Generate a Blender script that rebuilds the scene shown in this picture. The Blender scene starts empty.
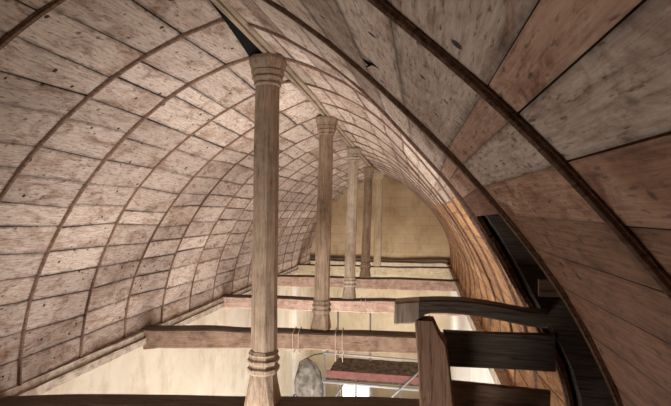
import bpy, bmesh, math, random
from mathutils import Vector, Matrix, noise
R = random.Random(11)
PI = math.pi
scn = bpy.context.scene
col = scn.collection

# ------------------------------------------------------------------ helpers
def link(name, bm, mat, parent=None, smooth=False):
    me = bpy.data.meshes.new(name)
    bm.normal_update()
    bm.to_mesh(me); bm.free()
    o = bpy.data.objects.new(name, me)
    col.objects.link(o)
    for m in (mat if isinstance(mat, (list, tuple)) else [mat]):
        me.materials.append(m)
    if smooth:
        for p in me.polygons: p.use_smooth = True
    if parent is not None: o.parent = parent
    return o

def tag(o, label, cat, group=None, kind=None):
    o['label'] = label
    if cat: o['category'] = cat
    if group: o['group'] = group
    if kind: o['kind'] = kind
    return o

def struct(o, label=None):
    o['kind'] = 'structure'
    if label: o['label'] = label
    return o

def empty(name, loc, rz=0):
    o = bpy.data.objects.new(name, None); col.objects.link(o)
    o.location = loc; o.rotation_euler = (0, 0, rz); o.empty_display_size = .2
    return o

def add_box(bm, x0, x1, y0, y1, z0, z1):
    v = [bm.verts.new((x, y, z)) for x in (x0, x1) for y in (y0, y1) for z in (z0, z1)]
    for f in ((0,1,3,2),(4,6,7,5),(0,4,5,1),(2,3,7,6),(0,2,6,4),(1,5,7,3)):
        bm.faces.new([v[i] for i in f])
    return v

def add_loft(bm, rings, cap=True, close=True):
    vr = [[bm.verts.new(p) for p in r] for r in rings]
    n = len(rings[0])
    for a, b in zip(vr, vr[1:]):
        for i in range(n if close else n-1):
            j = (i+1) % n
            bm.faces.new((a[i], a[j], b[j], b[i]))
    if cap:
        bm.faces.new(list(reversed(vr[0]))); bm.faces.new(vr[-1])
    return vr

def timber(L, w, h, seed, bev=.015, wob=.008, nx=14, shape=None):
    """squared timber along local X from 0..L, width w along Y, top at z=0, depth h; hewn, slightly irregular"""
    bm = bmesh.new(); rings = []
    for i in range(nx+1):
        f = i/nx; x = f*L
        k = shape(f) if shape else (0, 0, 1, 1)     # (dy, dz, width factor, depth factor)
        def n(c): return wob*noise.noise(Vector((x*1.3, c*7.1, seed*3.7)))*2
        hw = w*.5*k[2]; hh = h*k[3]; b = bev
        y0 = -hw+k[0]+n(1); y1 = hw+k[0]+n(2); z1 = k[1]+n(3); z0 = k[1]-hh+n(4)
        rings.append([(x,y0+b,z0),(x,y1-b,z0),(x,y1,z0+b),(x,y1,z1-b),(x,y1-b,z1),(x,y0+b,z1),(x,y0,z1-b),(x,y0,z0+b)])
    add_loft(bm, rings)
    bmesh.ops.recalc_face_normals(bm, faces=bm.faces)
    return bm

def add_tube(bm, pts, r, n=8):
    pts = [Vector(p) for p in pts]; rings = []
    for i, p in enumerate(pts):
        d = (pts[min(i+1, len(pts)-1)] - pts[max(i-1, 0)]).normalized()
        a = d.orthogonal().normalized() if i == 0 else (rings_u - d*rings_u.dot(d)).normalized()
        rings_u = a; b = d.cross(a)
        rings.append([p + r*(math.cos(2*PI*k/n)*a + math.sin(2*PI*k/n)*b) for k in range(n)])
    add_loft(bm, rings)

# ------------------------------------------------------------------ materials
def new_mat(name, rough=.85):
    m = bpy.data.materials.new(name); m.use_nodes = True
    nt = m.node_tree; b = nt.nodes['Principled BSDF']
    b.inputs['Roughness'].default_value = rough
    b.inputs['Specular IOR Level'].default_value = .2
    return m, nt, b

class N:
    def __init__(s, nt): s.nt = nt
    def node(s, t, **kw):
        n = s.nt.nodes.new(t)
        for k, v in kw.items(): setattr(n, k, v)
        return n
    def l(s, a, b): s.nt.links.new(a, b)
    def mapping(s, vec, scale, loc=(0,0,0)):
        m = s.node('ShaderNodeMapping'); m.inputs['Scale'].default_value = scale; m.inputs['Location'].default_value = loc
        s.l(vec, m.inputs['Vector']); return m.outputs[0]
    def noise(s, vec, scale, detail=5, rough=.6, dist=0):
        n = s.node('ShaderNodeTexNoise'); n.inputs['Scale'].default_value = scale; n.inputs['Detail'].default_value = detail
        n.inputs['Roughness'].default_value = rough; n.inputs['Distortion'].default_value = dist
        s.l(vec, n.inputs['Vector']); return n.outputs['Fac']
    def ramp(s, fac, stops, interp='LINEAR'):
        r = s.node('ShaderNodeValToRGB'); r.color_ramp.interpolation = interp
        el = r.color_ramp.elements
        while len(el) < len(stops): el.new(.5)
        for e, (p, c) in zip(el, stops):
            e.position = p; e.color = c if len(c) == 4 else (*c, 1)
        s.l(fac, r.inputs['Fac']); return r.outputs['Color']
    def mix(s, fac, a, b, mode='MIX'):
        m = s.node('ShaderNodeMix', data_type='RGBA', blend_type=mode)
        for sock, v in ((m.inputs[0], fac), (m.inputs[6], a), (m.inputs[7], b)):
            if isinstance(v, (int, float)): sock.default_value = v
            elif isinstance(v, tuple): sock.default_value = v if len(v) == 4 else (*v, 1)
            else: s.l(v, sock)
        return m.outputs[2]
    def math(s, op, a, b=0.0, clamp=False):
        m = s.node('ShaderNodeMath', operation=op); m.use_clamp = clamp
        for sock, v in ((m.inputs[0], a), (m.inputs[1], b)):
            if isinstance(v, (int, float)): sock.default_value = v
            else: s.l(v, sock)
        return m.outputs[0]
    def bump(s, h, strength, dist, bsdf):
        b = s.node('ShaderNodeBump'); b.inputs['Strength'].default_value = strength; b.inputs['Distance'].default_value = dist
        s.l(h, b.inputs['Height']); s.l(b.outputs[0], bsdf.inputs['Normal'])

def g(v): return (v, v, v, 1)

def wood(name, c0, c1, c2, axis='X', dirt=.5, wash=None, rough=.85, fine=60):
    """hewn timber with the grain along one local axis"""
    m, nt, b = new_mat(name, rough); k = N(nt)
    tc = k.node('ShaderNodeTexCoord').outputs['Object']
    oi = k.node('ShaderNodeObjectInfo')
    vm = k.node('ShaderNodeVectorMath', operation='MULTIPLY_ADD'); k.l(oi.outputs['Random'], vm.inputs[0])
    vm.inputs[1].default_value = (13, 17, 19); k.l(tc, vm.inputs[2]); vec = vm.outputs[0]
    sc = {'X': (.06, 1, 1), 'Y': (1, .06, 1), 'Z': (1, 1, .06)}[axis]
    gv = k.mapping(vec, sc)
    grain = k.noise(gv, fine, 6, .65, .4)
    base = k.ramp(grain, [(.28, c0), (.5, c1), (.75, c2)])
    big = k.noise(k.mapping(vec, {'X': (.35,1,1),'Y':(1,.35,1),'Z':(1,1,.35)}[axis]), 5, 5, .65)
    base = k.mix(k.ramp(big, [(.35, g(dirt)), (.62, g(0))]), base, tuple(x*.35 for x in c0[:3]), 'MIX')
    crack = k.noise(k.mapping(vec, {'X': (.04,1,1),'Y':(1,.04,1),'Z':(1,1,.04)}[axis]), 18, 3, .5, .2)
    base = k.mix(k.ramp(crack, [(.485, g(0)), (.5, g(.75)), (.515, g(0))]), base, tuple(x*.3 for x in c0[:3]))
    if wash:
        wn = k.noise(vec, 7, 6, .7)
        base = k.mix(k.ramp(wn, [(.42, g(0)), (.62, g(wash[1]))]), base, wash[0])
    k.l(base, b.inputs['Base Color'])
    k.bump(k.math('ADD', grain, big), .5, .012, b)
    return m

def board_material():
    """vault boards: R = whitewash cover, G = random, B = raw wood hue; UVMap in metres along/across, edge uv across 0..1"""
    m, nt, b = new_mat('vault_boards', .9); k = N(nt)
    at = k.node('ShaderNodeAttribute', attribute_name='tint')
    sp = k.node('ShaderNodeSeparateColor'); k.l(at.outputs['Color'], sp.inputs[0])
    wash, rnd, hue = sp.outputs
    uv = k.node('ShaderNodeUVMap', uv_map='UVMap').outputs[0]
    ed = k.node('ShaderNodeUVMap', uv_map='edge').outputs[0]
    se = k.node('ShaderNodeSeparateXYZ'); k.l(ed, se.inputs[0])
    grain = k.noise(k.mapping(uv, (1.2, 26, 1)), 3.2, 6, .65, .6)
    redbrown = k.ramp(grain, [(.3, (.11,.050,.033)), (.5, (.20,.10,.066)), (.72, (.29,.16,.11))])
    orange = k.ramp(grain, [(.3, (.36,.19,.085)), (.5, (.52,.30,.145)), (.72, (.66,.41,.22))])
    raw = k.mix(hue, redbrown, orange)
    pink = k.ramp(grain, [(.3, (.34,.215,.16)), (.5, (.47,.315,.24)), (.72, (.58,.415,.33))])
    raw = k.mix(at.outputs['Alpha'], raw, pink)
    # whitewash, worn
    wn = k.noise(k.mapping(uv, (1.0, 3.2, 1)), 2.6, 7, .68, .5)
    cream = k.ramp(k.noise(k.mapping(uv, (1.8, 20, 1)), 3.2, 7, .75, .4), [(.3, (.33,.255,.215)), (.5, (.565,.48,.425)), (.7, (.72,.645,.59))])
    cov = k.math('ADD', k.math('MULTIPLY', wash, 1.05), k.math('MULTIPLY', k.math('SUBTRACT', wn, .5), 1.5), True)
    cov = k.ramp(cov, [(.3, g(0)), (.62, g(.94))])
    c = k.mix(cov, raw, cream)
    # brown damp stains
    st = k.noise(k.mapping(uv, (1.1, 2.6, 1), (7, 3, 0)), 2.6, 8, .72, .9)
    c = k.mix(k.ramp(st, [(.50, g(0)), (.66, g(.85))]), c, k.mix(1.0, c, (.42,.27,.20), 'MULTIPLY'))
    st2 = k.noise(k.mapping(uv, (1.0, 1.5, 1), (2, 8, 0)), 1.0, 6, .65, .6)
    c = k.mix(k.ramp(st2, [(.52, g(0)), (.68, g(.75))]), c, k.mix(1.0, c, (.52,.38,.29), 'MULTIPLY'))
    fl = k.noise(k.mapping(uv, (5, 22, 1), (1, 9, 0)), 3.0, 4, .6)
    c = k.mix(k.ramp(fl, [(.56, g(0)), (.68, g(.85))]), c, (.095,.058,.042))
    # dirty board edges
    e = k.math('ABSOLUTE', k.math('SUBTRACT', se.outputs['Y'], .5))
    e = k.math('ADD', e, k.math('MULTIPLY', k.math('SUBTRACT', k.noise(k.mapping(uv, (3, 3, 1), (4,4,0)), 2.2, 5, .7), .5), .35))
    ef = k.math('MULTIPLY', k.ramp(e, [(.40, g(0)), (.54, g(.85))]), k.math('ADD', k.math('MULTIPLY', wash, .6), .4, True))
    c = k.mix(ef, c, (.075,.052,.042))
    # nail heads and knots
    v = k.node('ShaderNodeTexVoronoi'); v.inputs['Scale'].default_value = 6.2; k.l(uv, v.inputs['Vector'])
    c = k.mix(k.ramp(v.outputs['Distance'], [(.085, g(.95)), (.125, g(0))]), c, (.03,.02,.017))
    v2 = k.node('ShaderNodeTexVoronoi'); v2.inputs['Scale'].default_value = 8.5; k.l(k.mapping(uv, (.7,1,1), (3,1,0)), v2.inputs['Vector'])
    c = k.mix(k.ramp(v2.outputs['Distance'], [(.07, g(.7)), (.14, g(0))]), c, (.07,.04,.03))
    # board to board variation
    c = k.mix(1.0, c, k.ramp(rnd, [(0, (.72,.68,.66)), (1, (1.08,1.06,1.04))]), 'MULTIPLY')
    k.l(c, b.inputs['Base Color'])
    k.bump(k.math('ADD', grain, wn), .35, .01, b)
    return m

def plaster(name, ca, cb, stain, courses=False, sc=1.2):
    m, nt, b = new_mat(name, .95); k = N(nt)
    tc = k.node('ShaderNodeTexCoord').outputs['Object']
    n1 = k.noise(tc, sc, 7, .65, .4)
    c = k.ramp(n1, [(.3, ca), (.65, cb)])
    n2 = k.noise(k.mapping(tc, (1,1,.5), (5,2,1)), sc*1.6, 7, .7)
    c = k.mix(k.ramp(n2, [(.5, g(0)), (.72, g(.75))]), c, stain)
    n3 = k.noise(tc, 22, 3, .6)
    c = k.mix(k.ramp(n3, [(.68, g(0)), (.76, g(.5))]), c, tuple(x*.5 for x in stain))
    if courses:
        br = k.node('ShaderNodeTexBrick'); br.inputs['Scale'].default_value = 1.0
        br.inputs['Brick Width'].default_value = .85; br.inputs['Row Height'].default_value = .33; br.inputs['Mortar Size'].default_value = .012
        br.inputs['Color1'].default_value = g(1); br.inputs['Color2'].default_value = g(.9); br.inputs['Mortar'].default_value = g(.74)
        mp = k.node('ShaderNodeMapping'); mp.inputs['Rotation'].default_value = (PI/2, 0, 0); k.l(tc, mp.inputs[0])
        k.l(mp.outputs[0], br.inputs['Vector'])
        c = k.mix(.65, c, k.mix(1.0, c, br.outputs['Color'], 'MULTIPLY'))
    k.l(c, b.inputs['Base Color']); k.bump(n1, .4, .03, b)
    return m

def plain(name, c, rough=.6, metal=0, var=.25, sc=9):
    m, nt, b = new_mat(name, rough); k = N(nt)
    tc = k.node('ShaderNodeTexCoord').outputs['Object']
    k.l(k.ramp(k.noise(tc, sc, 5, .6), [(.3, tuple(x*(1-var) for x in c)), (.7, tuple(min(1, x*(1+var)) for x in c))]), b.inputs['Base Color'])
    b.inputs['Metallic'].default_value = metal
    return m

M = {}
M['boards'] = board_material()
M['backing'] = plain('gap_shade_backing', (.012,.010,.009), .95)
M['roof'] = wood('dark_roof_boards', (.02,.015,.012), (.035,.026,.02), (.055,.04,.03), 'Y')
M['rib'] = wood('rib_wood', (.13,.075,.05), (.27,.165,.115), (.38,.25,.18), 'Y', .25)
M['post'] = wood('old_oak_post', (.18,.118,.076), (.32,.225,.155), (.44,.325,.235), 'Z', .45, ((.46,.36,.27), .3), fine=45)
M['post_pale'] = wood('pale_oak_post', (.30,.225,.16), (.46,.37,.28), (.58,.49,.39), 'Z', .3, ((.62,.54,.44), .5), fine=45)
M['post_yellow'] = wood('yellow_washed_post', (.36,.27,.16), (.50,.39,.25), (.60,.49,.34), 'Z', .3, ((.62,.52,.38), .4), fine=45)
M['ridge'] = wood('ridge_wood', (.22,.155,.105), (.38,.29,.21), (.50,.40,.31), 'Y', .3)
M['beam'] = wood('brown_tie_beam', (.17,.10,.066), (.28,.18,.125), (.38,.26,.185), 'X', .4, ((.48,.335,.245), .45))
M['beam_pink'] = wood('pink_washed_beam', (.36,.21,.155), (.55,.36,.28), (.68,.49,.40), 'X', .3, ((.76,.58,.49), .6))
M['beam_yellow'] = wood('yellow_washed_beam', (.38,.29,.18), (.55,.45,.30), (.64,.55,.40), 'X', .3, ((.66,.58,.44), .5))
M['dark_x'] = wood('dark_timber', (.07,.052,.04), (.135,.10,.078), (.20,.155,.122), 'X', .35)
M['dark_z'] = wood('dark_timber_upright', (.24,.135,.085), (.40,.235,.155), (.52,.33,.235), 'Z', .35)
M['red_x'] = wood('brown_board', (.14,.083,.058), (.24,.148,.105), (.32,.21,.155), 'X', .35)
M['stub'] = wood('rough_lit_end', (.34,.25,.19), (.56,.44,.35), (.74,.61,.50), 'Z', .4)
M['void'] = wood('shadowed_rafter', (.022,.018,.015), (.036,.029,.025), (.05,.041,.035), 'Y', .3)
M['far_wall'] = plaster('tan_plaster', (.50,.41,.285), (.62,.53,.39), (.36,.27,.17))
M['plate'] = wood('wall_plate_wood', (.25,.18,.13), (.42,.33,.26), (.58,.49,.41), 'Y', .35, ((.68,.60,.51), .7))
M['white_wall'] = plaster('cream_plaster', (.66,.58,.47), (.78,.71,.60), (.50,.39,.27))
M['white_right'] = plaster('white_plaster', (.80,.77,.72), (.86,.84,.80), (.62,.55,.46))
M['gable'] = plaster('yellow_gable_plaster', (.50,.36,.215), (.66,.51,.335), (.32,.22,.125), True)
M['ledge'] = plaster('pale_ledge_plaster', (.55,.47,.36), (.70,.62,.50), (.22,.17,.12), sc=2.5)
M['floor'] = plain('stone_floor', (.30,.27,.23), .9)
M['steel'] = plain('galvanised_tube', (.42,.43,.44), .5, .3, .12)
M['deck'] = plain('dusty_deck', (.16,.13,.10), .95, 0, .7, 9)
M['toe'] = plain('faded_red_board', (.24,.105,.095), .85, 0, .25, 7)
M['sheet'] = plain('grey_plastic_sheet', (.24,.22,.20), .55, 0, .65, 7)
M['cord'] = plain('dark_cord', (.04,.035,.03), .8)
M['rope'] = plain('pale_rope', (.55,.42,.34), .9)
M['hole'] = plain('black_hole', (.006,.005,.004), 1)
M['conduit'] = plain('white_painted_strip', (.80,.77,.72), .7, 0, .08)
M['glassframe'] = plain('window_stone', (.66,.62,.55), .9)

# ------------------------------------------------------------------ vault shape (control radii every 15 deg from springing to crown)
Z0 = -.05
LEFT = {-3: [2.718,2.726,2.754,2.840,2.970,3.146,3.36], 1.04: [2.718,2.726,2.754,2.840,2.970,3.146,3.36],
 2.309: [2.722,2.719,2.751,2.827,2.951,3.142,3.36], 3.259: [2.710,2.752,2.822,2.888,2.998,3.165,3.37],
 4.047: [2.691,2.721,2.755,2.839,2.982,3.185,3.36], 4.941: [2.715,2.714,2.756,2.862,2.972,3.140,3.36],
 5.824: [2.750,2.748,2.748,2.805,2.930,3.10,3.36], 6.743: [2.737,2.730,2.764,2.841,2.970,3.122,3.36],
 7.661: [2.750,2.735,2.745,2.815,2.955,3.12,3.30], 9.5: [2.73,2.72,2.745,2.82,2.945,3.08,3.23],
 17: [2.72,2.71,2.735,2.80,2.90,3.02,3.18]}
RIGHT = {-3: [2.407,2.522,2.589,2.636,2.732,2.930,3.36], 1.04: [2.407,2.522,2.589,2.636,2.732,2.915,3.36],
 2.309: [2.427,2.560,2.593,2.637,2.766,3.024,3.36], 3.259: [2.430,2.522,2.500,2.598,2.761,3.071,3.37],
 4.047: [2.42,2.485,2.539,2.640,2.85,3.13,3.36], 4.941: [2.422,2.480,2.533,2.640,2.85,3.14,3.36],
 5.824: [2.423,2.486,2.527,2.61,2.805,3.13,3.36], 7.661: [2.42,2.49,2.53,2.62,2.78,3.06,3.30],
 9.5: [2.41,2.49,2.53,2.62,2.76,3.02,3.23], 17: [2.41,2.49,2.53,2.60,2.72,2.95,3.18]}
def spline(c, t):
    h = PI/12; n = 6; i = max(0, min(int(t/h), n-1)); u = t/h - i
    p1, p2 = c[i], c[i+1]
    p0 = c[i-1] if i > 0 else 2*p1-p2
    p3 = c[i+2] if i < n-1 else 2*p2-p1
    return .5*(2*p1 + (p2-p0)*u + (2*p0-5*p1+4*p2-p3)*u*u + (3*p1-p0-3*p2+p3)*u**3)
def radius(side, y, t):
    D = LEFT if side < 0 else RIGHT
    ks = sorted(D); y = max(ks[0], min(y, ks[-1]))
    for a, b in zip(ks, ks[1:]):
        if a <= y <= b:
            f = (y-a)/(b-a); return spline(D[a], t)*(1-f) + spline(D[b], t)*f
def P(side, y, t, off=0.0):
    r = radius(side, y, max(t, 0)) + off
    z = Z0 + r*math.sin(t)
    return Vector((side*r*math.cos(t), y, z))

RIBY = [.1, 1.04, 2.309, 3.259, 4.047, 4.941, 5.824, 6.743, 7.661, 8.58, 9.5, 10.42, 11.34, 12.26, 13.18, 14.1, 15.0, 15.9]
YB = 16.6                                # gable wall
BAYS = [-1.9] + [-.9] + RIBY + [YB]
GAP_A, GAP_B = 2.309, 3.259              # bay on the right with its lower boards missing

def vault_boards():
    bm = bmesh.new()
    uvl = bm.loops.layers.uv.new('UVMap'); edl = bm.loops.layers.uv.new('edge')
    tl = bm.loops.layers.float_color.new('tint')
    def board(side, y0, y1, ta0, ta1, tb0, tb1, tint, uo, vo, inset):
        """one flat board: at y0 spans ta0..ta1, at y1 spans tb0..tb1"""
        q = [P(side, y0, ta0, inset), P(side, y0, ta1, inset), P(side, y1, tb1, inset), P(side, y1, tb0, inset)]
        out = [P(side, y0, ta0, inset+.03), P(side, y0, ta1, inset+.03), P(side, y1, tb1, inset+.03), P(side, y1, tb0, inset+.03)]
        vi = [bm.verts.new(p) for p in q]; vo_ = [bm.verts.new(p) for p in out]
        w = (ta1-ta0)*2.8
        uvs = [(y0+uo, vo), (y0+uo, vo+w), (y1+uo, vo+w), (y1+uo, vo)]
        eds = [(0,0), (0,1), (1,1), (1,0)]
        fs = [(vi, uvs, eds)]
        for i in range(4):
            j = (i+1) % 4
            fs.append(([vi[i], vo_[i], vo_[j], vi[j]], [uvs[i], uvs[i], uvs[j], uvs[j]], [eds[i], eds[i], eds[j], eds[j]]))
        for vs, us, es in fs:
            f = bm.faces.new(vs)
            for lp, u, e in zip(f.loops, us, es):
                lp[uvl].uv = u; lp[edl].uv = e; lp[tl] = tint
    for side in (-1, 1):
        if side < 0:
            base = [0]; 
            while base[-1] < 1.5: base.append(base[-1] + R.uniform(.082, .125))
            base[-1] = 1.5695
        else:
            base = [0,.10,.21,.32,.42,.515,.612,.69,.767,.836,.892,.925,1.035,1.12,1.215,1.31,1.41,1.48,1.5695]
        n = len(base)
        jit = [0]*n; uo = [R.uniform(0, 90) for _ in base]; rv = [R.random() for _ in base]; ww = [R.random() for _ in base]
        for bi, (y0, y1) in enumerate(zip(BAYS, BAYS[1:])):
            j0 = list(jit)
            for i in range(1, n-1):
                if R.random() < .3: j0[i] = max(-.02, min(.02, R.uniform(-.022, .022)))
            amp = .004 if side > 0 and y0 < 2.4 else .009
            j1 = [0] + [max(-.025, min(.025, j0[i] + R.uniform(-amp, amp))) for i in range(1, n-1)] + [0]
            for i in range(n-1):
                if R.random() < .45: uo[i] = R.uniform(0, 90); rv[i] = R.random(); ww[i] = R.random()
                ta0, ta1, tb0, tb1 = base[i]+j0[i], base[i+1]+j0[i+1], base[i]+j1[i], base[i+1]+j1[i+1]
                gs = 1 if side < 0 else .35; gp = gs*R.choice([.0002, .0005, .001, .0015, .0042]); gp2 = gs*R.choice([.0002, .0005, .001, .0035])
                if side > 0 and y0 < 2.2:                # near right boards run slightly downhill towards the viewer
                    tilt = lambda y, t: -.009*(2.309-y)*max(0, min(1, (t-.70)/.15))
                    ta0, ta1, tb0, tb1 = ta0+tilt(y0,ta0), ta1+tilt(y0,ta1), tb0+tilt(y1,tb0), tb1+tilt(y1,tb1)
                mid = .5*(base[i]+base[i+1])
                wash, hue, pk = .70 + .30*ww[i], .45, 0.0
                if side < 0:
                    if mid < .6: wash = .56 + .36*ww[i]
                    hue = .35
                else:
                    if y0 < GAP_A - .01:
                        hue = .25
                        if mid < .767: wash, hue = .02 + .1*ww[i], .12 + .12*ww[i]
                        elif mid < .836: wash, hue, pk = .2, .2, .3
                        elif .892 < mid < .925: wash, hue, pk = .18, .52, .9
                        else: wash = .78 + .2*ww[i]
                    elif y0 < GAP_B - .01:
                        if mid < .79: continue
                        if mid < .836: wash, hue = 0, .0
                        elif mid < .925: wash, hue, pk = .15, .6, .9
                    else:
                        hue = 1.0
                        if mid < .83: wash, hue = .08 + .1*ww[i], .85 + .15*ww[i]
                        elif mid < .94: wash = .55 + .4*ww[i]
                board(side, y0+.003, y1-.003, ta0+gp, ta1-gp, tb0+gp2, tb1-gp2, (wash, rv[i], hue, pk), uo[i], i*3.1, R.uniform(0, .008) if side < 0 or y0 > 3 else R.uniform(0, .0015))
    bmesh.ops.recalc_face_normals(bm, faces=bm.faces)
    return bm
ceiling = struct(link('ceiling', vault_boards(), M['boards']))
ceiling['label'] = 'worn whitewashed board barrel vault'

# added backing shell, coloured near black as the shade behind board gaps (open where the boards are missing), then the roof slopes
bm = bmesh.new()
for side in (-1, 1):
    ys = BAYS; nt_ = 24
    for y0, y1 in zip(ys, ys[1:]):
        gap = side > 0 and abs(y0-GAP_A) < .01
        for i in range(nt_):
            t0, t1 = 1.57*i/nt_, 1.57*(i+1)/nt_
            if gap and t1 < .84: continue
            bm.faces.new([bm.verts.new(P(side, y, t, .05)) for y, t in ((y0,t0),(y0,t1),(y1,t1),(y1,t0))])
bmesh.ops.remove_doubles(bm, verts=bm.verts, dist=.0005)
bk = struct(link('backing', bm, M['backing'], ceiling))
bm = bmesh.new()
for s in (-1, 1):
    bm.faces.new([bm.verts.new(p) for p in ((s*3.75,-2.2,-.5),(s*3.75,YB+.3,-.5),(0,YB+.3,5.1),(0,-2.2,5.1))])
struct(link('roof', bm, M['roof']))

# ragged hole broken in the near right boards
bm = bmesh.new()
c = P(1, 1.92, 1.099, -.004); nrm = Vector((-math.cos(1.099), 0, -math.sin(1.099))); tv = Vector((-math.sin(1.099), 0, math.cos(1.099)))
ring = []
for k in range(18):
    a = 2*PI*k/18; r = .024*(1 + .45*math.sin(3*a+1) + R.uniform(-.25, .35))
    ring.append(bm.verts.new(c + Vector((0, r*math.cos(a), 0)) + tv*r*1.15*math.sin(a)))
cv = bm.verts.new(c + nrm*.012)
for a, b in zip(ring, ring[1:]+ring[:1]): bm.faces.new((a, b, cv))
# two splinters hanging below it
add_tube(bm, [c - tv*.02, c - tv*.06 + nrm*.004, c - tv*.09 + nrm*.004], .004, 5)
add_tube(bm, [c + Vector((0,.03,0)), c + Vector((0,.045,0)) + nrm*.008 + tv*.015], .004, 5)
ho = link('hole', bm, M['hole'], ceiling); ho['label'] = 'ragged black hole in the boards'

# ------------------------------------------------------------------ walls, gable, floor, plates
FZ = -8.0
def wallbox(name, mat, *a):
    bm = bmesh.new(); add_box(bm, *a); return struct(link(name, bm, mat))
wallbox('wall_left', M['white_wall'], -3.1, -2.70, -2.2, YB, FZ, -.06)
wallbox('wall_right', M['white_right'], 2.42, 2.9, -2.2, YB, FZ, -.16)
wallbox('floor', M['floor'], -3.1, 2.9, -2.2, YB+.4, FZ-.2, FZ)
wallbox('wall_rear', M['roof'], -4, 4, -2.4, -2.2, FZ, 5.2)
# gable wall with a window opening low down
WX0, WX1, WZ0, WZ1 = -1.55, -.42, -7.2, -4.55
bm = bmesh.new()
for a in ((-3.8, WX0, YB, YB+.35, FZ, -.12), (WX1, 3.8, YB, YB+.35, FZ, -.12), (WX0, WX1, YB, YB+.35, WZ1, -.12), (WX0, WX1, YB, YB+.35, FZ, WZ0)): add_box(bm, *a)
struct(link('wall_far', bm, M['far_wall']), 'cream plastered lower gable wall')
bm = bmesh.new(); add_box(bm, -3.8, 3.8, YB, YB+.35, -.12, 5.2)
struct(link('wall_far_upper', bm, M['gable']), 'yellow stained gable plaster closing the vault')
# window: frame, bars, glass
win = struct(empty('window_1', ((WX0+WX1)/2, YB+.2, WZ0)), 'overexposed window low in the far gable')
bm = bmesh.new(); w = (WX1-WX0)/2; h = WZ1-WZ0
for a in ((-w,-w+.07,-.04,.04,0,h),(w-.07,w,-.04,.04,0,h),(-.03,.03,-.04,.04,0,h),(-w,w,-.04,.04,h-.07,h),(-w,w,-.04,.04,0,.07),(-w,w,-.03,.03,h*.5-.03,h*.5+.03)): add_box(bm, *a)
link('window_frame', bm, M['glassframe'], win)
gm, nt, b = new_mat('milky_daylit_glass', .3)
b.inputs['Base Color'].default_value = (.9,.9,.88,1); b.inputs['Emission Color'].default_value = (1,.97,.9,1); b.inputs['Emission Strength'].default_value = 3.0
bm = bmesh.new(); add_box(bm, -w, w, -.006, .006, 0, h); link('pane', bm, gm, win)

def plate(name, x0, x1, z0, z1, seed):
    bm = bmesh.new(); rings = []
    for i in range(60):
        y = -2.1 + (YB+2.1)*i/59
        n = lambda c: .018*noise.noise(Vector((y*1.1, c*5, seed)))
        rings.append([(x0+n(1),y,z0+n(2)),(x1+n(3),y,z0+n(2)),(x1+n(3),y,z1+n(4)),(x0+n(1),y,z1+n(4))])
    add_loft(bm, rings); bmesh.ops.recalc_face_normals(bm, faces=bm.faces)
    return struct(link(name, bm, M['plate']))
plate('trim_1', -2.95, -2.685, -.13, -.045, 1)
plate('trim_2', -2.95, -2.655, -.235, -.135, 2)
plate('trim_3', 2.31, 2.75, -.20, -.05, 3)
plate('trim_7', 2.36, 2.75, -.32, -.21, 4)
# ledge of old plaster and a dark tie crack across the gable
bm = bmesh.new(); rings = []
for i in range(40):
    x = -2.69 + 5.06*i/39; n = lambda c: .035*noise.noise(Vector((x*1.7, c*4, 9)))
    rings.append([(x,YB-.16+n(1),-.33),(x,YB+.02,-.33),(x,YB+.02,.02+n(2)),(x,YB-.14+n(1),-.04+n(2))])
add_loft(bm, rings); bmesh.ops.recalc_face_normals(bm, faces=bm.faces)
struct(link('trim_4', bm, M['ledge']), 'pale plaster ledge at the foot of the gable')
bm = timber(5.05, .12, .09, 5, wob=.025, nx=24)
o = struct(link('trim_5', bm, M['dark_x']), 'dark timber along the gable ledge'); o.location = (-2.68, YB-.06, .10)
bm = bmesh.new(); add_box(bm, -2.71, -2.60, 14.2, 14.33, FZ, -.30)
struct(link('trim_6', bm, M['conduit']), 'narrow white upright strip on the left wall near the far corner')

# ------------------------------------------------------------------ rib battens
ORD = ['nearest', 'second', 'third', 'fourth', 'fifth', 'sixth', 'seventh', 'eighth', 'ninth', 'tenth', 'eleventh', 'twelfth',
       'thirteenth', 'fourteenth', 'fifteenth', 'sixteenth', 'seventeenth']
def rib(y, i):
    bm = bmesh.new()
    # moulded section: flat strip with a rounded bead on it (du along nave, dn inward)
    sec = [(-.025,-.001),(-.025,-.008),(-.018,-.010),(-.016,-.022),(-.009,-.028),(-.002,-.023),(.002,-.023),(.009,-.028),(.016,-.022),(.018,-.010),(.025,-.008),(.025,-.001)]
    ks = (.72, .92)[i] if i < 2 else (.85 if i < 4 else (.72 if i < 7 else .6))
    path = []
    for side in (-1, 1):
        ts = [1.55*k/40 for k in range(41)]
        if side > 0: ts = ts[::-1]
        path += [(side, t) for t in ts]
    rings = []
    for q, (side, t) in enumerate(path):
        a = t if side > 0 else PI-t
        wy = .010*noise.noise(Vector((a*2.2, y*3.1, 2)))
        rings.append([P(side, y+du*ks+wy, t, dn*ks) for du, dn in sec])
    add_loft(bm, rings); bmesh.ops.recalc_face_normals(bm, faces=bm.faces)
    o = link('rib_batten', bm, M['rib'])
    where = {0: 'nearest moulded brown rib batten, wide across the top right of the vault',
             1: 'second moulded brown rib batten, near edge of the opening in the right boards',
             2: 'third moulded brown rib batten, far edge of the opening in the right boards',
             3: 'fourth curved rib batten, meeting the ridge right at the nearest carved post',
             4: 'fifth curved rib batten, first one springing beyond the nearest post on the left',
             6: 'seventh curved rib batten, landing at the left end of the second tie beam'}
    tag(o, where.get(i, f'{ORD[i]} curved rib batten from the viewer along the boarded vault'), 'rib', 'moulded rib battens arching across the vault')
for i, y in enumerate(RIBY[1:]): rib(y, i)

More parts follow.
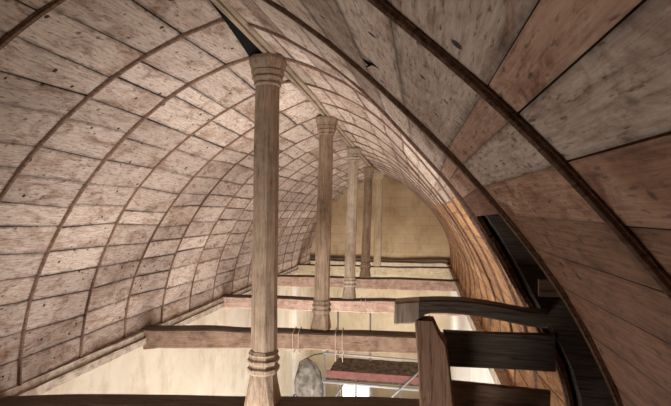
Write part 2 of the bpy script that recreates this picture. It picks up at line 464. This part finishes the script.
# ------------------------------------------------------------------ king posts
POSTS = [ # base x, top x, y, top z, half width, base h, material
 (.021,.049,4.037,3.24,.112,.50,'post'), (-.043,.039,6.745,3.24,.110,.46,'post'), (-.026,.072,9.287,3.12,.105,.45,'post_pale'),
 (-.087,.019,12.379,3.04,.115,.42,'post'), (-.019,.077,14.991,3.09,.120,0,'post_yellow')]
PL = ['tall brown oak post nearest the camera with ringed capital and moulded foot',
      'second brown oak post from the camera, foot on the long brown tie beam',
      'third post, slim and pale with a collared foot on the pink tie beam',
      'fourth post, greyish brown with dark collared foot, left of the last yellow post',
      'last plain yellowish post standing before the gable wall']
def octring(r, z, cx, ch=.41):
    # square with wide chamfers; ch = half-length of the flat as share of r
    pts = [(r,-ch*r),(r,ch*r),(ch*r,r),(-ch*r,r),(-r,ch*r),(-r,-ch*r),(-ch*r,-r),(ch*r,-r)]
    return [(cx+x, y, z) for x, y in pts]
for (bx, tx, y, tz, hw, bh, mt), lb in zip(POSTS, PL):
    root = empty('king_post', (bx, y, 0)); tag(root, lb, 'post', 'king posts along the middle of the vault')
    dx = tx-bx
    cx = lambda z: dx*z/tz
    def sect(prof, name, z_off=0):
        bm = bmesh.new(); add_loft(bm, [octring(r, z, cx(z), c) for z, r, c in prof])
        bmesh.ops.recalc_face_normals(bm, faces=bm.faces); return link(name, bm, M[mt], root)
    cap = .27 if bh else .2
    z0 = bh; z1 = tz-cap
    bm = bmesh.new(); rings = []
    for i in range(25):
        z = z0+(z1-z0)*i/24; r = hw*(1 - .06*i/24) + .005*noise.noise(Vector((z*1.5, y, 3)))
        rings.append([(p[0]+.006*noise.noise(Vector((z, y, 8))), p[1], p[2]) for p in octring(r, z, cx(z), .45 if bh else .75)])
    add_loft(bm, rings); bmesh.ops.recalc_face_normals(bm, faces=bm.faces)
    link('shaft', bm, M[mt], root)
    if bh:
        s = hw/.112
        sect([(0,.141*s,.80),(.03,.141*s,.78),(.20,.118*s,.62),(bh-.21,.112*s,.5)], 'base')
        q = bh-.21
        sect([(q,.124*s,.5),(q+.02,.136*s,.5),(q+.05,.138*s,.5),(q+.07,.122*s,.5),(q+.085,.120*s,.5),(q+.10,.134*s,.5),(q+.125,.138*s,.5),(q+.145,.124*s,.5),(q+.165,.120*s,.5),(q+.18,.128*s,.5),(bh,.116*s,.46)], 'base_moulding')
        k = hw*.94
        sect([(z1,k,.45),(z1+0.010,k+.014*s,.45),(z1+0.025,k+.016*s,.45),(z1+0.033,k+.006*s,.45),(z1+0.049,k+.014*s,.45),(z1+0.070,k+.030*s,.45),(z1+0.082,k+.032*s,.45),(z1+0.090,k+.022*s,.45),
              (z1+0.115,k+.034*s,.45),(z1+0.139,k+.040*s,.45),(z1+0.148,k+.034*s,.45),(z1+0.205,k+.050*s,.5),(z1+0.238,k+.056*s,.52),(tz,k+.052*s,.52)], 'capital')
    else:
        sect([(0,hw*1.02,.75),(.01,hw*1.02,.75)], 'base')
        sect([(z1,hw*.94,.75),(z1+.1,hw*1.1,.75),(tz,hw*1.25,.75)], 'capital')

# ------------------------------------------------------------------ ridge beam: two battens and a groove, dipping towards the gable
bm = bmesh.new(); rings = []
tops = [(-2.1,3.24),(4.037,3.24),(6.745,3.24),(9.287,3.12),(12.379,3.04),(14.991,3.09),(YB,3.08)]
xs = [(-2.1,.12),(4.6,.11),(5.4,.10),(6.745,.05),(9.287,.06),(12.379,.03),(14.991,.06),(YB,.05)]
def lerp(tab, y):
    for (a, u), (b, v) in zip(tab, tab[1:]):
        if a <= y <= b: return u+(v-u)*(y-a)/(b-a)
for i in range(50):
    y = -2.1+(YB+2.1)*i/49; z = lerp(tops, y); x = lerp(xs, y)
    sec = [(-.062,.11),(-.062,.012),(-.052,.0),(-.012,.0),(-.006,.02),(.006,.02),(.012,0),(.052,0),(.062,.012),(.062,.11)]
    rings.append([(x+a, y, z+b+.002) for a, b in sec])
add_loft(bm, rings); bmesh.ops.recalc_face_normals(bm, faces=bm.faces)
tag(link('ridge_beam', bm, M['ridge']), 'pale double ridge batten running along the crown above the posts', 'beam')
# dark slot where a board is missing beside the ridge before the first post
bm = bmesh.new(); up = []; dn = []
for y, a in ((2.85,.005),(3.2,.05),(3.6,.105),(3.98,.165)):
    x = .05-a
    zz = Z0 + math.sqrt(3.35**2 - x*x) - .035
    up.append(bm.verts.new((.055, y, 3.275))); dn.append(bm.verts.new((x, y, zz-.012)))
for i in range(3): bm.faces.new((up[i], up[i+1], dn[i+1], dn[i]))
so = link('slot', bm, M['hole'], ceiling); so['label'] = 'black slot beside the ridge'

# ------------------------------------------------------------------ tie beams
def sag(a, b, c=0):
    return lambda f: (0, -a*math.sin(PI*f) + c*f, 1 + b*math.sin(PI*f)*.2, 1)
TB = [ # y, x0, x1, width, depth, mat, label, top offsets
 (4.06,-2.72,2.44,.30,.30,'beam','nearest tie beam, dark brown, under the big carved post at the bottom edge'),
 (6.65,-2.75,2.44,.28,.27,'beam','long brown tie beam carrying the second post, left end bearing on the wall plate'),
 (9.25,-2.74,2.44,.28,.25,'beam_pink','pink washed tie beam carrying the pale third post'),
 (12.35,-2.73,2.43,.30,.30,'beam_pink','pinkish tie beam under the fourth post, second from the gable'),
 (15.0,-2.72,2.43,.30,.42,'beam_yellow','yellowish tie beam nearest the gable, below the last post')]
for i, (y, x0, x1, w, h, mt, lb) in enumerate(TB):
    def shp(f, i=i):
        d = 1.0
        if i == 1: d = 1.12 - .12*min(1, f/.05)          # slightly deeper bearing at the left wall
        return (.02*math.sin(5*f+i), 0, 1, d*(1 + .05*math.sin(7*f+i)))
    bm = timber(x1-x0, w, h, i+1, bev=.02, wob=.012, nx=40, shape=shp)
    # darker upper face
    o = link('tie_beam', bm, [M[mt], M['dark_x']])
    for p in o.data.polygons:
        if p.normal.z > .3: p.material_index = 1
    ra = (.10,.115,.06,.03,.02)[i]
    o.location = (x0*math.cos(ra), y + x0*math.sin(ra), -.004); o.rotation_euler = (0, (-.035,0,0,0,0)[i], ra)
    if i == 0: o.location.z = -.098
    tag(o, lb, 'beam', 'tie beams across the foot of the vault')

# rope slings looped round two of the beams
for x, i, lb in ((-.42,1,'thin pale sling around the brown tie beam, left of the second post'), (-.34,1,'thin pale sling around the brown tie beam, closer to the second post'),
                 (.21,1,'pale sling hanging low around the brown tie beam, just right of the second post'), (.31,1,'pale sling around the brown tie beam, second right of the second post'),
                 (.24,2,'thin pale sling around the pink tie beam by the pale post'), (.33,2,'thin pale sling around the pink tie beam, farther right of the pale post')):
    y, x0, x1, w, h = TB[i][:5]; bm = bmesh.new()
    e = .022; drop = .14 if 'low' in lb or 'second right' in lb else .03
    pts = [(0,-w/2-e,-.0),(0,-w/2-e,-h),( .004,-w/2,-h-drop),(0,0,-h-drop-.01),(0,w/2,-h-drop),(0,w/2+e,-h),(0,w/2+e,.01),(0,0,.022),(0,-w/2-e,.0)]
    add_tube(bm, pts, .007, 6)
    o = link('rope_sling', bm, M['rope']); ra = (.10,.115,.06)[i]; o.location = (x*math.cos(ra), y + x*math.sin(ra), 0); o.rotation_euler = (0, 0, ra); tag(o, lb, 'rope', 'pale slings looped around the tie beams')

# ------------------------------------------------------------------ timber framing at the opening on the right
YF = 3.08
# header: thick rough left end in a paler colour for the light on it, bowed, running right into the opening
def hs(f): return (0, .035*math.sin(PI*min(1, f*1.4)) - .05*f*f, 1, 1.25 - .75*min(1, f*2.2) if f < .2 else .70)
bm = timber(.95, .15, .083, 31, bev=.010, wob=.008, nx=24, shape=lambda f: (0, .035*math.sin(PI*min(1, f*1.15)) , 1, 1.75-.8*min(1, max(0, f-.14)/.08)))
o = link('header_beam', bm, [M['dark_x'], M['stub']]); o.location = (1.31, YF+.0, 1.19); o.rotation_euler = (0, .035, 0)
for p in o.data.polygons:
    if p.center.x < .16: p.material_index = 1
tag(o, 'bowed dark header timber resting on the leaning post, running into the opening', 'beam')
bm = bmesh.new(); rings = []
for z, xa, xb in ((0,1.475,1.72),(.45,1.475,1.70),(.8,1.46,1.665),(.93,1.45,1.645),(1.0,1.445,1.60),(1.082,1.44,1.565)):
    n = .006*noise.noise(Vector((z*4, 3, 1)))
    rings.append([(xa+.012,YF-.08,z),(xb-.012,YF-.08,z),(xb+n,YF-.065,z),(xb+n,YF+.07,z),(xa,YF+.07,z),(xa+n,YF-.065,z)])
add_loft(bm, rings); bmesh.ops.recalc_face_normals(bm, faces=bm.faces)
for v in bm.verts: v.co -= Vector((1.58, YF, 0))
o = link('prop_post', bm, M['dark_z']); o.location = (1.58, YF, 0)
tag(o, 'leaning worn brown post with chipped top holding up the dark header', 'post')
def board(name, x0, x1, zt, zb, dz, y, th, mat, lb, seed, cat='board'):
    bm = timber(x1-x0, th, zt-zb, seed, bev=.006, wob=.006, nx=16)
    o = link(name, bm, M[mat]); o.location = (x0, y, zt); o.rotation_euler = (0, dz, 0)
    tag(o, lb, cat); return o
board('rail_board', 1.63, 2.34, .985, .74, -.006, YF+.11, .05, 'dark_x', 'wide dark rail board fixed between the leaning post and the opening', 41)
board('skirt_board', 1.67, 2.31, .64, .33, .022, YF+.11, .04, 'red_x', 'brown boarding with split top edge below the dark rail', 42)
# trimmer carrying the post, lying between the tie beams
bm = timber(3.4, .18, .18, 44, wob=.01); o = link('trimmer_joist', bm, M['dark_x']); o.location = (1.60, .5, -.02); o.rotation_euler = (0, 0, PI/2)
tag(o, 'dark trimmer joist below the leaning post, running to the tie beam', 'beam')
bm = timber(5.16, .3, .3, 46, wob=.01); o = link('tie_beam', bm, M['beam']); o.location = (-2.72, .62, -.19)
tag(o, 'tie beam under the viewer carrying the near end of the trimmer', 'beam', 'tie beams across the foot of the vault')

# rafters seen through the opening, and blocking pieces between them
def rafter(y, off, w, d, mat, lb, t0=-.05, t1=1.0):
    bm = bmesh.new(); rings = []
    for i in range(15):
        t = t0+(t1-t0)*i/14
        rings.append([P(1, y-w/2, t, off), P(1, y+w/2, t, off), P(1, y+w/2, t, off+d), P(1, y-w/2, t, off+d)])
    add_loft(bm, rings); bmesh.ops.recalc_face_normals(bm, faces=bm.faces)
    tag(link('rafter', bm, M[mat]), lb, 'rafter', 'curved rafters behind the opening')
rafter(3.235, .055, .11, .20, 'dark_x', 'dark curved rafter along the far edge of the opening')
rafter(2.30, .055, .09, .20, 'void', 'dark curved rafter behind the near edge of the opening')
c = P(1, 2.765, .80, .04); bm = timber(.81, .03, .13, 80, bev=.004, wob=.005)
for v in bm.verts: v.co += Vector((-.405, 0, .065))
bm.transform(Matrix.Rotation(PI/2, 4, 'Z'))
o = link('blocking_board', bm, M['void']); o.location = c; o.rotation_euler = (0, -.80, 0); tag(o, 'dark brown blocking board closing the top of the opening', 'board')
for x0, x1, y, zt, h, mat, lb in ((2.19,2.75,2.96,1.385,.105,'red_x','narrow level nogging plank halfway down inside the dark opening'),):
    bm = timber(x1-x0, .035, h, int(zt*50), bev=.004, wob=.005)
    o = link('nogging', bm, M[mat]); o.location = (x0, y, zt); tag(o, lb, 'board')

# ------------------------------------------------------------------ scaffold under the beams
def scaffold():
    root = empty('scaffold', (0, 9.9, FZ)); tag(root, 'steel tube scaffold tower with red toe board beneath the brown tie beam', 'scaffold')
    def tube(name, a, b, mat='steel', r=.021):
        bm = bmesh.new(); d = Vector((0, 9.9, FZ)); add_tube(bm, [Vector(a)-d, Vector(b)-d], r, 10); return link(name, bm, M[mat], root, True)
    yf, yr = 10.0, 11.2
    for x, y, zt in ((-.70,yf,-.72),(1.62,yf,-.42),(-.62,yr,-.72),(.02,yf,-1.95),(1.0,yf,-1.95),(1.5,yr,-.5),(.20,yr,-.36)):
        s = tube('upright', (x,y,FZ), (x,y,zt))
        if zt > -.8:
            for z in (-1.32, -2.0):
                bm = bmesh.new(); add_box(bm, -.045, .045, -.045, .045, -.04, .04)
                bmesh.ops.bevel(bm, geom=bm.edges[:], offset=.012, segments=1, affect='EDGES')
                c = link('coupler', bm, M['steel'], s); c.location = (x, y-9.9, z-FZ)
    tube('guard_rail', (-.72,yf-.05,-1.38), (1.7,yf-.05,-1.42))
    tube('guard_rail', (-.1,yr-.05,-.62), (1.9,yr-.05,-.66))
    tube('ledger', (-.72,yf-.05,-2.02), (1.7,yf-.05,-2.04), r=.035)
    tube('transom', (-.66,yf,-1.40), (-.60,yr,-1.36))
    tube('diagonal_brace', (.30,yf-.09,-2.75), (1.45,yf-.09,-1.60))
    tube('diagonal_brace', (-.70,yf+.05,-2.75), (-.15,yr,-2.02))
    bm = bmesh.new(); n=20; rings=[]
    for i in range(n+1):
        x = -.66+2.3*i/n; k = .02*noise.noise(Vector((x*3,1,1)))
        rings.append([(x,.10,FZ*-1-1.99),(x,1.4,-FZ-1.99),(x,1.4,-FZ-1.9+k),(x,.10,-FZ-1.93+k)])
    add_loft(bm, rings); bmesh.ops.recalc_face_normals(bm, faces=bm.faces); link('deck', bm, M['deck'], root)
    bm = bmesh.new(); add_box(bm, -.64, 1.64, .03, .06, -FZ-1.92, -FZ-1.76); link('toe_board', bm, M['toe'], root)
scaffold()

# grey sheeting tied up beside the scaffold
bm = bmesh.new(); rings = []
for i in range(26):
    z = -1.55 - 2.6*i/25; f = i/25
    rx = .03 + .24*min(1, f*5)**.45 + .03*math.sin(9*f); ry = .04 + .16*min(1, f*3)**.7
    rings.append([(.05*math.sin(3*f) + rx*(1+.16*math.sin(5*a+6*f)+.1*math.sin(9*a-4*f))*math.cos(a), ry*(1+.16*math.sin(6*a+3*f))*math.sin(a), z+1.55) for a in [2*PI*k/40 for k in range(40)]])
add_loft(bm, rings); bmesh.ops.recalc_face_normals(bm, faces=bm.faces)
for v in bm.verts:
    n_ = noise.noise_vector(v.co*4.2); v.co += Vector((n_.x*.07, n_.y*.07, n_.z*.06*min(1, -v.co.z*3)))
sh = link('plastic_sheet', bm, M['sheet'], None, True); sh.location = (-1.12, 10.0, -1.55)
tag(sh, 'grey plastic sheeting bundled and tied, hanging left of the scaffold', 'sheet')
bm = bmesh.new(); add_tube(bm, [(.30*math.cos(a), .24*math.sin(a), -.98-.12*math.cos(a)) for a in [2*PI*k/24 for k in range(25)]], .014, 6)
link('cord', bm, M['cord'], sh)
bm = bmesh.new(); add_tube(bm, [(0,0,0),(.18,0,.10),(.39,0,.14)], .012, 6); link('cord', bm, M['cord'], sh)

# ------------------------------------------------------------------ light
def area(name, loc, target, sx, sy, e, c=(1,.93,.84)):
    d = bpy.data.lights.new(name, 'AREA'); d.shape = 'RECTANGLE'; d.size = sx; d.size_y = sy; d.energy = e; d.color = c
    o = bpy.data.objects.new(name, d); col.objects.link(o); o.location = loc
    o.rotation_euler = (Vector(target)-Vector(loc)).to_track_quat('-Z', 'Y').to_euler(); return o
area('nave_daylight', (.3, 10.5, -5.5), (-.2, 10.0, 3), 4, 8, 355, (1,.955,.91))
area('window_light_right', (2.3, 6.5, -3.4), (-2.7, 6.0, 1.0), 2.2, 8.0, 325, (1,.955,.91))
area('window_light_left', (-2.0, 6.5, -3.8), (2.4, 7.5, .8), 3, 4, 200, (1,.95,.88))
area('gable_fill', (.2, 13.6, -2.6), (0, 16.6, 1.4), 4, 1.5, 85, (1,.93,.84))  # added fill lamp that brightens the gable wall
fl = area('post_fill', (-.6, 1.5, -2.1), (.1, 6, 1.2), 1.8, 1.0, 105, (1,.95,.9)); fl.data.spread = math.radians(85)  # added fill lamp for the fronts of posts, beams and framing
w = bpy.data.worlds.new('World'); scn.world = w; w.use_nodes = True
w.node_tree.nodes['Background'].inputs[0].default_value = (.9,.95,1,1); w.node_tree.nodes['Background'].inputs[1].default_value = .03

# ------------------------------------------------------------------ camera
cd = bpy.data.cameras.new('Camera'); cam = bpy.data.objects.new('Camera', cd); col.objects.link(cam)
cd.sensor_width = 36; cd.lens = 449.238/671*36; cd.clip_start = .02
cam.location = (1.49598, 0, 1.78933)
cam.rotation_euler = (Matrix.Rotation(.193066, 3, 'Z') @ Matrix.Rotation(PI/2 + .020334, 3, 'X') @ Matrix.Rotation(.003192, 3, 'Z')).to_euler()
scn.camera = cam
scn.view_settings.view_transform = 'Standard'
scn.view_settings.look = 'None'
scn.view_settings.exposure = 0
